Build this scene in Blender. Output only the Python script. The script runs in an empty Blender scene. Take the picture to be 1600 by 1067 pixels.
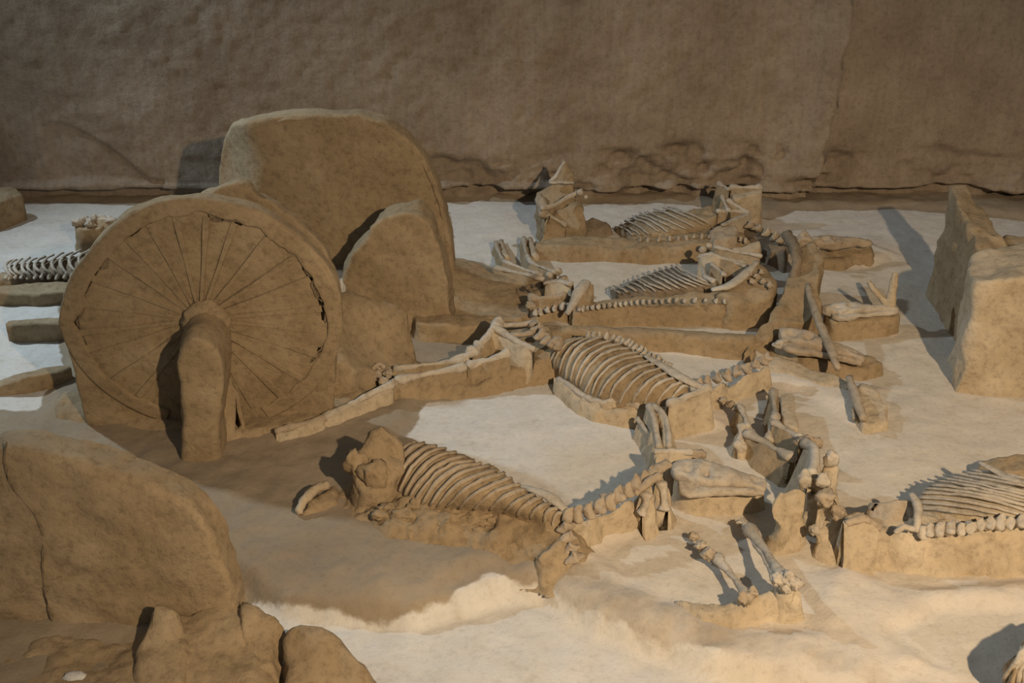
import bpy, bmesh, math, random
import numpy as np
from mathutils import Vector, Matrix
from mathutils.geometry import delaunay_2d_cdt

random.seed(7); np.random.seed(7)
SC = bpy.context.scene
COL = SC.collection

# ------------------------------------------------------------------ camera
FPX, PITCH, CAMH = 2000.0, math.radians(26.5), 3.3      # focal length in pixels of a 1600 px wide frame
cam_d = bpy.data.cameras.new('camera'); cam = bpy.data.objects.new('camera', cam_d); COL.objects.link(cam)
cam_d.sensor_width = 36; cam_d.lens = 36 * FPX / 1600; cam_d.clip_end = 60
cam.location = (0, 0, CAMH); cam.rotation_euler = (math.pi / 2 - PITCH, 0, 0)
SC.camera = cam

# ------------------------------------------------------------------ world, lamps, exposure
w = bpy.data.worlds.new('hall_ambient'); SC.world = w; w.use_nodes = True
w.node_tree.nodes['Background'].inputs[0].default_value = (0.84, 0.93, 1.0, 1)
w.node_tree.nodes['Background'].inputs[1].default_value = 0.15

def spot(name, loc, aim, watts, col, size, blend, rad):
    d = bpy.data.lights.new(name, 'SPOT'); o = bpy.data.objects.new(name, d); COL.objects.link(o)
    o.location = loc; d.energy = watts; d.color = col; d.spot_size = math.radians(size); d.spot_blend = blend
    d.shadow_soft_size = rad
    o.rotation_euler = (Vector(aim) - Vector(loc)).to_track_quat('-Z', 'Y').to_euler()
    return o
spot('warm_hall_spotlight', (2.45, -1.2, 4.7), (1.75, 3.7, 0), 2620, (1.0, 0.77, 0.51), 76, 1.0, 0.07)
spot('cool_hall_spotlight', (-5.2, 8.0, 4.6), (-0.8, 5.9, 0), 930, (0.70, 0.86, 1.0), 85, 0.9, 0.12)
SC.view_settings.view_transform = 'Standard'; SC.view_settings.look = 'None'
SC.view_settings.exposure = 0.0; SC.view_settings.gamma = 1.0
SC.view_settings.use_curve_mapping = False

# ------------------------------------------------------------------ helpers: points from the camera model
_f = Vector((0, math.cos(PITCH), -math.sin(PITCH))); _u = Vector((0, math.sin(PITCH), math.cos(PITCH)))
def ray(px, py): return _f + Vector((1, 0, 0)) * ((px - 800) / FPX) - _u * ((py - 533.5) / FPX)
def P(px, py, z=0.0):
    d = ray(px, py); return Vector((0, 0, CAMH)) + d * ((z - CAMH) / d.z)
def PY(px, py, y):
    d = ray(px, py); return Vector((0, 0, CAMH)) + d * (y / d.y)

# value noise, vectorised
def _h(ix, iy, iz):
    n = (ix * 374761393 + iy * 668265263 + iz * 2147483647 + 1013904223) & 0xffffffff
    n = ((n ^ (n >> 13)) * 1274126177) & 0xffffffff
    return ((n ^ (n >> 16)) & 0xffff) / 32767.5 - 1
def vn(x, y, z):
    x = np.asarray(x, float); y = np.asarray(y, float) + 0 * x; z = np.asarray(z, float) + 0 * x
    ix, iy, iz = (np.floor(v).astype(np.int64) for v in (x, y, z))
    fx, fy, fz = x - ix, y - iy, z - iz
    fx, fy, fz = (t * t * (3 - 2 * t) for t in (fx, fy, fz)); r = 0
    for a in (0, 1):
        for b in (0, 1):
            for c in (0, 1):
                r = r + _h(ix + a, iy + b, iz + c) * (fx if a else 1 - fx) * (fy if b else 1 - fy) * (fz if c else 1 - fz)
    return r
def fbm(x, y, z, s, o=4):
    r = 0; a = 1; 
    for i in range(o):
        r = r + a * vn(x * s + 17.3 * i, y * s + 5.1 * i, z * s + 9.7 * i); s *= 2.03; a *= .5
    return r
def sstep(t): t = np.clip(t, 0, 1); return t * t * (3 - 2 * t)
def sdf(X, Y, poly):
    poly = np.asarray(poly, float); d = np.full(X.shape, 1e9); ins = np.zeros(X.shape, bool)
    for (ax, ay), (bx, by) in zip(poly, np.roll(poly, -1, 0)):
        ex, ey = bx - ax, by - ay; L = ex * ex + ey * ey + 1e-12
        t = np.clip(((X - ax) * ex + (Y - ay) * ey) / L, 0, 1)
        d = np.minimum(d, np.hypot(X - ax - t * ex, Y - ay - t * ey))
        c = ((ay > Y) != (by > Y)) & (X < ex * (Y - ay) / (ey if abs(ey) > 1e-12 else 1e-12) + ax); ins ^= c
    return np.where(ins, d, -d)

# ------------------------------------------------------------------ materials
def new_mat(name):
    m = bpy.data.materials.new(name); m.use_nodes = True; nt = m.node_tree; b = nt.nodes['Principled BSDF']
    b.inputs['Roughness'].default_value = 0.95; b.inputs['Specular IOR Level'].default_value = 0.12
    return m, nt, b
def N(nt, t, **k):
    n = nt.nodes.new(t)
    for a, v in k.items():
        if a in n.bl_rna.properties.keys(): setattr(n, a, v)
        else: n.inputs[a.replace('_', ' ')].default_value = v
    return n
def noise_node(nt, co, scale, detail=6, rough=.6):
    n = N(nt, 'ShaderNodeTexNoise', Scale=scale, Detail=detail, Roughness=rough); nt.links.new(co, n.inputs['Vector']); return n
def ramp(nt, fac, stops):
    r = N(nt, 'ShaderNodeValToRGB'); e = r.color_ramp.elements
    while len(e) < len(stops): e.new(.5)
    for el, (p, c) in zip(e, stops): el.position = p; el.color = (*c, 1)
    nt.links.new(fac, r.inputs[0]); return r
def mix(nt, f, a, b, mode='MIX'):
    m = N(nt, 'ShaderNodeMix', data_type='RGBA', blend_type=mode)
    if isinstance(f, float): m.inputs[0].default_value = f
    else: nt.links.new(f, m.inputs[0])
    for s, v in ((6, a), (7, b)):
        if isinstance(v, tuple): m.inputs[s].default_value = (*v, 1)
        else: nt.links.new(v, m.inputs[s])
    return m.outputs[2]
def bump(nt, b, parts, dist=.01):
    prev = None
    for h, st, d in parts:
        n = N(nt, 'ShaderNodeBump', Strength=st, Distance=d); nt.links.new(h, n.inputs['Height'])
        if prev: nt.links.new(prev.outputs[0], n.inputs['Normal'])
        prev = n
    nt.links.new(prev.outputs[0], b.inputs['Normal'])
def geo_pos(nt):                      # world position: solid texture, continuous between neighbouring parts
    return N(nt, 'ShaderNodeNewGeometry').outputs['Position']
def earth_mat(name, c0, c1, c2, bs=.5):
    m, nt, b = new_mat(name); co = geo_pos(nt)
    n1 = noise_node(nt, co, 3.2, 5); n2 = noise_node(nt, co, 26, 6, .7); n3 = noise_node(nt, co, 140, 3)
    base = ramp(nt, n1.outputs[0], [(.3, c0), (.52, c1), (.72, c2)]).outputs[0]
    sp = ramp(nt, n2.outputs[0], [(.3, (.62, .60, .58)), (.5, (1, 1, 1)), (.75, (1.16, 1.14, 1.1))]).outputs[0]
    c = mix(nt, .85, base, sp, 'MULTIPLY'); nt.links.new(c, b.inputs['Base Color'])
    bump(nt, b, [(n2.outputs[0], bs, .02), (n3.outputs[0], bs * .6, .004)])
    return m
M = {}
M['earth'] = earth_mat('rammed_earth', (.26, .188, .108), (.318, .234, .14), (.375, .288, .182))
M['earth_pale'] = earth_mat('sandy_earth', (.38, .295, .19), (.45, .36, .245), (.52, .43, .31))
M['earth_dark'] = earth_mat('dark_earth', (.18, .135, .09), (.225, .17, .115), (.27, .21, .145))  # darker brown tone of the same earth
M['bone'] = earth_mat('dusty_bone', (.34, .275, .195), (.45, .385, .30), (.53, .47, .385), .5)
M['bone_earthy'] = earth_mat('earth_stained_bone', (.30, .23, .155), (.38, .30, .21), (.46, .38, .285), .5)
M['groove'] = earth_mat('eroded_groove_earth', (.17, .125, .08), (.21, .155, .10), (.25, .19, .125))
M['off_white'] = earth_mat('off_white_crust', (.50, .48, .45), (.58, .56, .52), (.64, .62, .58))  # plain off-white tone for the crust lumps and the stone

def floor_mat():
    m, nt, b = new_mat('pit_floor_earth'); co = geo_pos(nt)
    at = N(nt, 'ShaderNodeAttribute', attribute_name='pale').outputs['Fac']
    sa = N(nt, 'ShaderNodeAttribute', attribute_name='sandy').outputs['Fac']
    n0 = noise_node(nt, co, 1.6, 4); n1 = noise_node(nt, co, 7, 7, .65); n2 = noise_node(nt, co, 34, 6, .7); n3 = noise_node(nt, co, 160, 3)
    def soften(att, wid):
        s = N(nt, 'ShaderNodeMath', operation='MULTIPLY_ADD'); nt.links.new(n1.outputs[0], s.inputs[0]); s.inputs[1].default_value = .5; s.inputs[2].default_value = -.25
        a = N(nt, 'ShaderNodeMath', operation='ADD'); nt.links.new(att, a.inputs[0]); nt.links.new(s.outputs[0], a.inputs[1])
        r = N(nt, 'ShaderNodeMapRange', interpolation_type='SMOOTHSTEP'); r.inputs[1].default_value = .5 - wid; r.inputs[2].default_value = .5 + wid
        nt.links.new(a.outputs[0], r.inputs[0]); return r.outputs[0]
    ea = ramp(nt, n0.outputs[0], [(.3, (.245, .19, .13)), (.55, (.29, .23, .16)), (.75, (.345, .28, .2))]).outputs[0]
    sd = ramp(nt, n0.outputs[0], [(.3, (.53, .455, .365)), (.55, (.59, .52, .43)), (.75, (.63, .57, .48))]).outputs[0]
    pl = ramp(nt, n1.outputs[0], [(.25, (.45, .40, .335)), (.42, (.56, .52, .46)), (.75, (.62, .59, .54))]).outputs[0]
    sf = soften(sa, .3); c = mix(nt, sf, ea, sd)
    tn = mix(nt, 1.0, pl, (.94, .885, .80), 'MULTIPLY'); c = mix(nt, soften(at, .07), c, mix(nt, sf, pl, tn))
    sp = ramp(nt, n2.outputs[0], [(.3, (.80, .78, .75)), (.48, (1, 1, 1)), (.75, (1.06, 1.05, 1.03))]).outputs[0]
    c = mix(nt, .7, c, sp, 'MULTIPLY'); nt.links.new(c, b.inputs['Base Color'])
    bump(nt, b, [(n1.outputs[0], .25, .03), (n2.outputs[0], .3, .012), (n3.outputs[0], .25, .003)])
    return m
def wall_mat():
    m, nt, b = new_mat('cut_earth_wall'); co = geo_pos(nt)
    mp = N(nt, 'ShaderNodeMapping'); mp.inputs['Scale'].default_value = (9, 2, 1.1); nt.links.new(co, mp.inputs[0])
    st = noise_node(nt, mp.outputs[0], 3.2, 6, .65); n1 = noise_node(nt, co, 2.2, 5); n2 = noise_node(nt, co, 30, 6, .7)
    base = ramp(nt, n1.outputs[0], [(.3, (.235, .18, .13)), (.5, (.285, .225, .165)), (.72, (.34, .275, .21))]).outputs[0]
    s = ramp(nt, st.outputs[0], [(.3, (.86, .85, .84)), (.5, (1, 1, 1)), (.7, (1.1, 1.09, 1.07))]).outputs[0]
    s2 = ramp(nt, n2.outputs[0], [(.3, (.72, .70, .68)), (.5, (1, 1, 1)), (.75, (1.15, 1.12, 1.1))]).outputs[0]
    c = mix(nt, .7, base, s, 'MULTIPLY'); c = mix(nt, .8, c, s2, 'MULTIPLY'); nt.links.new(c, b.inputs['Base Color'])
    bump(nt, b, [(st.outputs[0], .22, .02), (n2.outputs[0], .55, .02)])
    return m
M['floor'] = floor_mat(); M['wall'] = wall_mat()

# ------------------------------------------------------------------ object helpers
def obj(name, verts, faces, mat, parent=None, smooth=True, label=None, kind=None):
    if parent is not None:
        base = Vector((0, 0, 0)); q = parent
        while q is not None: base = base + Vector(q.location); q = q.parent
        verts = np.asarray(verts, float) - np.array(base)
    me = bpy.data.meshes.new(name); me.from_pydata([tuple(v) for v in verts], [], [tuple(int(i) for i in f) for f in faces])
    me.materials.append(M[mat])
    if smooth: me.polygons.foreach_set('use_smooth', [True] * len(me.polygons))
    me.update()
    o = bpy.data.objects.new(name, me); COL.objects.link(o); o.parent = parent
    if label: o['label'] = label
    if kind: o['kind'] = kind
    return o
def tag(o, label, cat, group=None):
    o['label'] = label; o['category'] = cat
    if group: o['group'] = group
    return o
def thing(name, at, label, cat, group=None):
    o = bpy.data.objects.new(name, None); COL.objects.link(o); o.location = at; o.empty_display_size = .1
    return tag(o, label, cat, group)

def mound(name, outline, h=.1, mat='earth', parent=None, flare=.05, dome=0., domew=.15, rough=.012, base=-.05, res=.012, wob=.02, extra=(), **k):
    """low earth body: outline (px, py[, h]) is the rim of its top, at height h above the floor"""
    O = [(q[0], q[1], q[2] if len(q) > 2 else h) for q in outline]
    W = [P(*q) for q in O]; poly = [(p.x, p.y) for p in W]
    ctl = [(p.x, p.y, p.z) for p in W] + [tuple(P(*q)) for q in extra]
    x0, x1 = min(p[0] for p in poly) - flare - .04, max(p[0] for p in poly) + flare + .04
    y0, y1 = min(p[1] for p in poly) - flare - .04, max(p[1] for p in poly) + flare + .04
    nx, ny = int((x1 - x0) / res) + 2, int((y1 - y0) / res) + 2
    X, Y = np.meshgrid(np.linspace(x0, x1, nx), np.linspace(y0, y1, ny))
    s = sdf(X, Y, poly) + wob * fbm(X, Y, 0 * X + 3, 9, 3) * .6
    Hn = 0; Hd = 0
    for cx, cy, cz in ctl:
        wgt = 1 / ((X - cx) ** 2 + (Y - cy) ** 2 + 2e-3) ** 1.5; Hn = Hn + wgt * cz; Hd = Hd + wgt
    Hf = Hn / Hd
    t = sstep((s + flare) / flare * .92)
    Z = base + (Hf - base) * t + dome * np.sqrt(np.clip(s / domew, 0, 1)) + rough * fbm(X, Y, Hf, 11, 4) * t
    n3 = fbm(X, Y, Z, 14, 3) * rough * .8
    V = np.stack([X + n3, Y + fbm(X + 7, Y, Z, 14, 3) * rough * .8, Z], -1).reshape(-1, 3)
    keep = Z > base + .004; I = np.arange(nx * ny).reshape(ny, nx)
    kc = keep[:-1, :-1] | keep[1:, :-1] | keep[:-1, 1:] | keep[1:, 1:]
    F = np.stack([I[:-1, :-1], I[:-1, 1:], I[1:, 1:], I[1:, :-1]], -1)[kc]
    used = np.unique(F); rm = np.full(nx * ny, -1); rm[used] = np.arange(len(used))
    return obj(name, V[used], rm[F], mat, parent, **k)

def prism(name, poly, z0, ztop, mat='earth', parent=None, bevel=.02, rough=.008, step=.025, xf=None, flare=0., cap=.035, zf=None, nscale=12, **k):
    """upright earth body over a closed outline (x, y[, ztop]); xf maps local points to the world"""
    Q = [(q[0], q[1], q[2] if len(q) > 2 else ztop) for q in poly]
    a = sum(Q[i][0] * Q[(i + 1) % len(Q)][1] - Q[(i + 1) % len(Q)][0] * Q[i][1] for i in range(len(Q)))
    if a < 0: Q = Q[::-1]
    R = []
    for p, q in zip(Q, Q[1:] + Q[:1]):
        n = max(1, int(math.hypot(q[0] - p[0], q[1] - p[1]) / step))
        for i in range(n): R.append([p[j] + (q[j] - p[j]) * i / n for j in range(3)])
    R = np.array(R); n = len(R)
    for _ in range(2): R[:, :2] = (np.roll(R, 1, 0)[:, :2] + 2 * R[:, :2] + np.roll(R, -1, 0)[:, :2]) / 4
    T = np.roll(R, -1, 0)[:, :2] - np.roll(R, 1, 0)[:, :2]; T /= np.linalg.norm(T, axis=1)[:, None] + 1e-9
    nr = np.stack([T[:, 1], -T[:, 0]], 1)
    hmax = float(np.max(R[:, 2]) - z0); m = max(2, int(hmax / .035))
    rings = []
    for i in range(m + 1):
        f = i / m; z = z0 + (R[:, 2] - bevel - z0) * f
        rings.append(np.column_stack([R[:, :2] + nr * (flare * (1 - f) ** 2), z]))
    for i in (1, 2, 3):
        an = i / 3 * math.pi / 2
        rings.append(np.column_stack([R[:, :2] - nr * bevel * (1 - math.cos(an)), R[:, 2] - bevel + bevel * math.sin(an)]))
    V = np.concatenate(rings); F = []
    for r in range(len(rings) - 1):
        for i in range(n):
            j = (i + 1) % n; F.append((r * n + i, r * n + j, (r + 1) * n + j, (r + 1) * n + i))
    off = (len(rings) - 1) * n; top = rings[-1]
    x0, y0 = top[:, :2].min(0); x1, y1 = top[:, :2].max(0)
    gx, gy = np.meshgrid(np.arange(x0, x1, cap), np.arange(y0, y1, cap)); s = sdf(gx, gy, top[:, :2]) > cap * .7
    px, py = gx[s], gy[s]
    pts = [Vector((float(a), float(b))) for a, b in top[:, :2]] + [Vector((float(a), float(b))) for a, b in zip(px, py)]
    r = delaunay_2d_cdt(pts, [], [list(range(n))], 1, 1e-6)
    co = np.array([(v.x, v.y) for v in r[0]])
    d = ((co[:, None, 0] - R[None, :, 0]) ** 2 + (co[:, None, 1] - R[None, :, 1]) ** 2 + 1e-4) ** -1.5
    zt = (d * R[None, :, 2]).sum(1) / d.sum(1)
    orig = r[3]; idx = []; newv = []
    for i, v in enumerate(co):
        o_ = [q for q in orig[i] if q < n]
        if o_: idx.append(off + o_[0])
        else: idx.append(len(V) + len(newv)); newv.append((v[0], v[1], zt[i]))
    if newv: V = np.concatenate([V, np.array(newv)])
    F += [tuple(idx[i] for i in f) for f in r[2] if len({idx[i] for i in f}) == len(f)]
    if zf is not None:
        V[:, 2] += zf(V[:, 0], V[:, 1])
    V = V + rough * np.column_stack([fbm(V[:, 0], V[:, 1], V[:, 2], nscale, 3), fbm(V[:, 0] + 31, V[:, 1], V[:, 2], nscale, 3), fbm(V[:, 0], V[:, 1] + 47, V[:, 2], nscale, 3)])
    if xf is not None: V = np.array([tuple(xf @ Vector(v)) for v in V])
    return obj(name, V, F, mat, parent, **k)
def frame_at(o, yaw=0., lean=0.):
    """local x = right, y = up, z = out of the face towards the viewer's side"""
    Mx = Matrix.Translation(o) @ Matrix.Rotation(yaw, 4, 'Z') @ Matrix.Rotation(math.pi / 2 + lean, 4, 'X'); return Mx
def on_face(Mx, px, py):
    o = Mx.translation; n = (Mx.to_3x3() @ Vector((0, 0, 1))); d = ray(px, py); c = Vector((0, 0, CAMH))
    p = c + d * ((o - c).dot(n) / d.dot(n)); l = Mx.inverted() @ p; return (l.x, l.y)
def slab(name, Mx, pix, thick, mat='earth', parent=None, **k):
    """upright slab whose front face outline is given in pixels on the plane of Mx"""
    return prism(name, [on_face(Mx, *q) for q in pix], -thick, 0, mat, parent, xf=Mx, **k)
def block(name, pix, h=.3, mat='earth', parent=None, z0=-.04, **k):
    """upright block whose top outline (px, py[, h]) is given at height h"""
    pts = []
    for q in pix:
        hh = q[2] if len(q) > 2 else h; p = P(q[0], q[1], hh); pts.append((p.x, p.y, hh))
    return prism(name, pts, z0, h, mat, parent, **k)

def spline(pts, n):
    A = np.array(pts, float); m = len(A) - 1; out = []
    for i in range(n + 1):
        t = i / n * m; k = min(int(t), m - 1); f = t - k
        p0, p1, p2, p3 = A[max(k - 1, 0)], A[k], A[k + 1], A[min(k + 2, m)]
        out.append(.5 * (2 * p1 + (p2 - p0) * f + (2 * p0 - 5 * p1 + 4 * p2 - p3) * f * f + (3 * p1 - p0 - 3 * p2 + p3) * f ** 3))
    return np.array(out)
def sweep(C, R, sides=8, flat=1.0, upv=(0, 0, 1)):
    """closed tube round the points C with radii R; flat < 1 squashes it along its up side"""
    C = np.asarray(C, float); n = len(C); T = np.gradient(C, axis=0); T /= np.linalg.norm(T, axis=1)[:, None] + 1e-9
    U0 = np.array(upv, float); V = []
    for i in range(n):
        s = np.cross(T[i], U0); L = np.linalg.norm(s)
        if L < 1e-3: s = np.cross(T[i], (0, 1, 0.1)); L = np.linalg.norm(s)
        s /= L; u = np.cross(s, T[i])
        for j in range(sides):
            a = 2 * math.pi * j / sides; V.append(C[i] + R[i] * (math.cos(a) * s + math.sin(a) * flat * u))
    F = [(i * sides + j, i * sides + (j + 1) % sides, (i + 1) * sides + (j + 1) % sides, (i + 1) * sides + j) for i in range(n - 1) for j in range(sides)]
    V.append(C[0] - T[0] * R[0] * .4); V.append(C[-1] + T[-1] * R[-1] * .4); a, b = len(V) - 2, len(V) - 1
    F += [(a, (j + 1) % sides, j) for j in range(sides)] + [(b, (n - 1) * sides + j, (n - 1) * sides + (j + 1) % sides) for j in range(sides)]
    return np.array(V), F
def ridge(C, R, parent, mat):
    """narrow wall of earth left standing under a bone"""
    n = len(C); T = np.gradient(C, axis=0); T[:, 2] = 0; T /= np.linalg.norm(T, axis=1)[:, None] + 1e-9
    s = np.column_stack([T[:, 1], -T[:, 0], 0 * T[:, 0]]); V = []; rm = float(np.mean(R))
    for i in range(n):
        z = C[i][2] - .25 * R[i]; g = z + .04; e = .35 if i in (0, n - 1) else 1
        for wd, zz in ((rm * 2.2 + .18 * g, -.04), (rm * 1.4 + .08 * g, z - .6 * g), (rm * .95, z), (-rm * .95, z), (-rm * 1.4 - .08 * g, z - .6 * g), (-rm * 2.2 - .18 * g, -.04)):
            V.append((C[i][0] + s[i][0] * wd * e, C[i][1] + s[i][1] * wd * e, zz))
    F = [(i * 6 + j, i * 6 + j + 1, i * 6 + 7 + j, i * 6 + 6 + j) for i in range(n - 1) for j in range(5)] + [tuple(range(6)), tuple(range((n - 1) * 6, n * 6))[::-1]]
    V = np.array(V); V = V + .014 * np.column_stack([fbm(V[:, 0] + q, V[:, 1], V[:, 2], 12, 3) for q in (0, 13, 29)])
    return obj('earth_ridge', V, F, mat, parent)
def tube(name, pts, parent, mat='bone', r=.014, n=None, flat=1., prof=None, rough=.0035, sides=8, bed=None, **k):
    """bone along (px, py, h[, radius])"""
    A = [(*P(q[0], q[1], q[2]), (q[3] if len(q) > 3 else r)) for q in pts]
    n = n or max(6, 4 * (len(A) - 1)); S = spline(A, n); C, R = S[:, :3], S[:, 3].copy()
    if prof is not None: R *= np.interp(np.linspace(0, 1, n + 1), np.linspace(0, 1, len(prof)), prof)
    if bed: ridge(C, R, parent, bed)
    V, F = sweep(C, np.maximum(R, .002), sides, flat)
    V = V + rough * np.column_stack([fbm(V[:, 0] + q, V[:, 1], V[:, 2], 30, 3) for q in (0, 13, 29)])
    return obj(name, V, F, mat, parent, **k)
LONG = [1.25, 1.75, 1.55, 1.1, .92, .88, .9, 1.0, 1.35, 1.8, 1.3]
def longbone(name, a, b, parent, r=.017, mat='bone', mid=None, bed=None, **k):
    if bed is None: bed = 'earth' if P(a[0], a[1]).y > 5.55 else 'earth_pale'
    j = (1 + random.uniform(-.12, .12)); m = mid or ((a[0] + b[0]) / 2 + random.uniform(-2, 2), (a[1] + b[1]) / 2 + random.uniform(-2, 2), (a[2] + b[2]) / 2)
    return tube(name, [a, m, b], parent, mat, r * j, n=16, prof=LONG, bed=bed, flat=.85, rough=r * .3, **k)

def _vertebra_mesh(seed):
    bm = bmesh.new(); bmesh.ops.create_icosphere(bm, subdivisions=3, radius=.5)
    for v in bm.verts:
        x, y, z = v.co; v.co.x *= .95 - .25 * max(0, z)
        if z > .12: v.co.z += 1.0 * (z - .12) * max(0, 1 - 3.2 * abs(y)); v.co.x += .5 * (z - .12)      # spinous process
        if abs(y) > .22: v.co.y += math.copysign(1.5 * (abs(y) - .22) * max(0, 1 - 2.2 * abs(z + .05)), y)   # transverse processes
    V = np.array([v.co[:] for v in bm.verts])
    V += .11 * np.column_stack([fbm(V[:, 0] + q + seed * 5.3, V[:, 1], V[:, 2], 2.6, 3) for q in (0, 13, 29)])
    for v, c in zip(bm.verts, V): v.co = c
    me = bpy.data.meshes.new('vertebra'); bm.to_mesh(me); bm.free(); me.materials.append(None)
    me.polygons.foreach_set('use_smooth', [True] * len(me.polygons)); return me
VERT = {}
for mm in ('bone', 'bone_earthy'):
    VERT[mm] = [_vertebra_mesh(q) for q in range(5)]
    for me in VERT[mm]: me.materials[0] = M[mm]
def wbase(o):
    b = Vector((0, 0, 0))
    while o is not None: b += Vector(o.location); o = o.parent
    return b
def vertebrae(parent, line, n, size, mat='bone', name='vertebra', tall=1.0):
    S = spline([(*P(q[0], q[1], q[2]), (q[3] if len(q) > 3 else size)) for q in line], n - 1); T = np.gradient(S[:, :3], axis=0); b = wbase(parent)
    for i in range(n):
        o = bpy.data.objects.new(name, VERT[mat][random.randrange(5)]); COL.objects.link(o); o.parent = parent
        o.location = Vector(S[i, :3]) - b; s = S[i, 3] * random.uniform(.9, 1.12)
        o.scale = (s, s * random.uniform(.85, 1.1), s * tall * random.uniform(.85, 1.15))
        o.rotation_euler = (random.uniform(-.35, .35), random.uniform(-.2, .2), math.atan2(T[i, 1], T[i, 0]) + random.uniform(-.15, .15))
def ribs(parent, n, start, mid, end, r=.011, mat='bone', skip=(), jit=1.5, flat=.8, core='earth', sink=.6):
    """n ribs, each swept from the start line over the mid line down to the end line (px, py, h), over an earth core"""
    A, B, D = (spline(q, n - 1) for q in (start, mid, end)); L = []
    for i in range(n):
        j = lambda q: (q[0] + random.uniform(-jit, jit), q[1] + random.uniform(-jit, jit), q[2] + random.uniform(-.004, .004))
        rr = r * random.uniform(.85, 1.18)
        a, b_, d_ = j(A[i]), j(B[i]), j(D[i])
        cc = [2 * b_[q] - .5 * (a[q] + d_[q]) for q in range(3)]
        bz = [tuple((1 - t) ** 2 * a[q] + 2 * t * (1 - t) * cc[q] + t * t * d_[q] for q in range(3)) for t in (0, .2, .4, .6, .8, 1)]
        L.append(spline([tuple(P(*q)) for q in bz], 12))
        if i in skip: continue
        tube('rib', [(*q, rr * (1.05 - .25 * abs(i_ - 2) / 3)) for i_, q in enumerate(bz)], parent, mat, n=12, flat=flat)
    if core:
        L = np.array(L); K = []
        for i in range(n - 1):
            for f in (0, .25, .5, .75): K.append(L[i] * (1 - f) + L[i + 1] * f - np.array([0, 0, r * (sink + (1.3 if f == .5 else .5 if f else 0))]))
        K.append(L[-1] - np.array([0, 0, r * sink])); K = np.array(K); m, c = K.shape[:2]
        lo = K[:, -1:].copy(); lo[:, :, 2] = -.04; hi = K[:, :1].copy(); hi[:, :, 2] = -.04
        K = np.concatenate([hi, K, lo], 1); fr = K[:1].copy(); fr[:, :, 2] = -.04; bk = K[-1:].copy(); bk[:, :, 2] = -.04
        K = np.concatenate([fr, K, bk], 0); m, c = K.shape[:2]; V = K.reshape(-1, 3)
        V = V + .005 * np.column_stack([fbm(V[:, 0] + q, V[:, 1], V[:, 2], 14, 3) for q in (0, 13, 29)])
        obj('ribcage_core', V, [(i * c + j, i * c + j + 1, (i + 1) * c + j + 1, (i + 1) * c + j) for i in range(m - 1) for j in range(c - 1)], core, parent)
def skull(parent, a, b, w=.085, side=1, mat='bone', jaw=True, lift=1.0, name='skull', seed=0):
    """horse skull on its side, from the poll a to the muzzle b (px, py, h); side = +1 puts the jaw nearer the viewer"""
    A, B = P(*a), P(*b); ax = (B - A); L = ax.length; ax.normalize(); sd = ax.cross(Vector((0, 0, 1))).normalized() * side; up = Vector((0, 0, 1))
    def loft(nm, sec, par, dents, ns=26, nt=46, rough=.007, crease=None):
        S = spline([(q[0] * L, *q[1:]) for q in sec], nt); V = []
        for t, ww, hh, os_, oz in S:
            tt = t / L
            for j in range(ns):
                an = 2 * math.pi * j / ns; c, s_ = math.cos(an), math.sin(an); k = 1.0
                for dt, da, st, sa, amp in dents: k += amp * math.exp(-((tt - dt) / st) ** 2 - ((an - da) / sa) ** 2)
                e = .75; c = math.copysign(abs(c) ** e, c); s_ = math.copysign(abs(s_) ** e, s_)
                V.append(tuple(A + ax * float(t) + sd * (w * (float(ww) * c * k + float(os_))) + up * (w * lift * (float(hh) * s_ * k + float(oz)))))
        m = len(S); F = [(i * ns + j, i * ns + (j + 1) % ns, (i + 1) * ns + (j + 1) % ns, (i + 1) * ns + j) for i in range(m - 1) for j in range(ns)]
        F += [tuple(range(ns))[::-1], tuple((m - 1) * ns + j for j in range(ns))]
        V = np.array(V); V = V + rough * np.column_stack([fbm(V[:, 0] + q + seed, V[:, 1], V[:, 2], 17, 4) for q in (0, 13, 29)])
        return obj(nm, V, F, mat, par)
    h = math.pi
    sk = loft(name, [(0, .3, .3, -.1, 0), (.05, .6, .46, -.05, 0), (.16, .82, .56, 0, 0), (.3, .95, .62, .05, .02), (.42, .86, .54, .02, 0), (.56, .66, .46, -.04, 0), (.72, .5, .40, -.1, 0), (.87, .45, .35, -.12, -.02), (.96, .4, .28, -.1, -.04), (1, .22, .16, -.08, -.06)], parent,
              [(.36, h * .42, .045, .34, -.85), (.18, h * .36, .06, .4, -.6), (.88, h * .5, .06, .5, -.45), (.46, h * .2, .16, .2, .16), (.62, h * .3, .12, .3, -.18), (.3, h * .7, .1, .3, -.12)])
    if jaw:
        loft('mandible', [(.1, .12, .2, .95, -.1), (.14, .35, .26, 1.15, -.14), (.24, .5, .26, 1.18, -.16), (.36, .42, .24, 1.1, -.16), (.52, .26, .22, .86, -.16), (.72, .18, .2, .56, -.16), (.9, .2, .2, .38, -.16), (.98, .14, .12, .3, -.16)], sk, [(.24, h * .45, .08, .6, -.3)], 16, 30, .006)
    return sk
def lump(name, c, rad, parent, mat='bone', rough=.25, seed=0):
    """knobbly joint bone centred at (px, py, h) with radii rad"""
    bm = bmesh.new(); bmesh.ops.create_icosphere(bm, subdivisions=3, radius=1); p = c if isinstance(c, Vector) else P(*c)
    V = np.array([v.co[:] for v in bm.verts]); F = [[v.index for v in f.verts] for f in bm.faces]; bm.free()
    d = 1 + rough * fbm(V[:, 0] + seed * 7.7, V[:, 1] + seed, V[:, 2], 2.1, 4)
    V = V * d[:, None] * np.array(rad if hasattr(rad, '__len__') else (rad,) * 3) + np.array(p)
    return obj(name, V, F, mat, parent)

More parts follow.
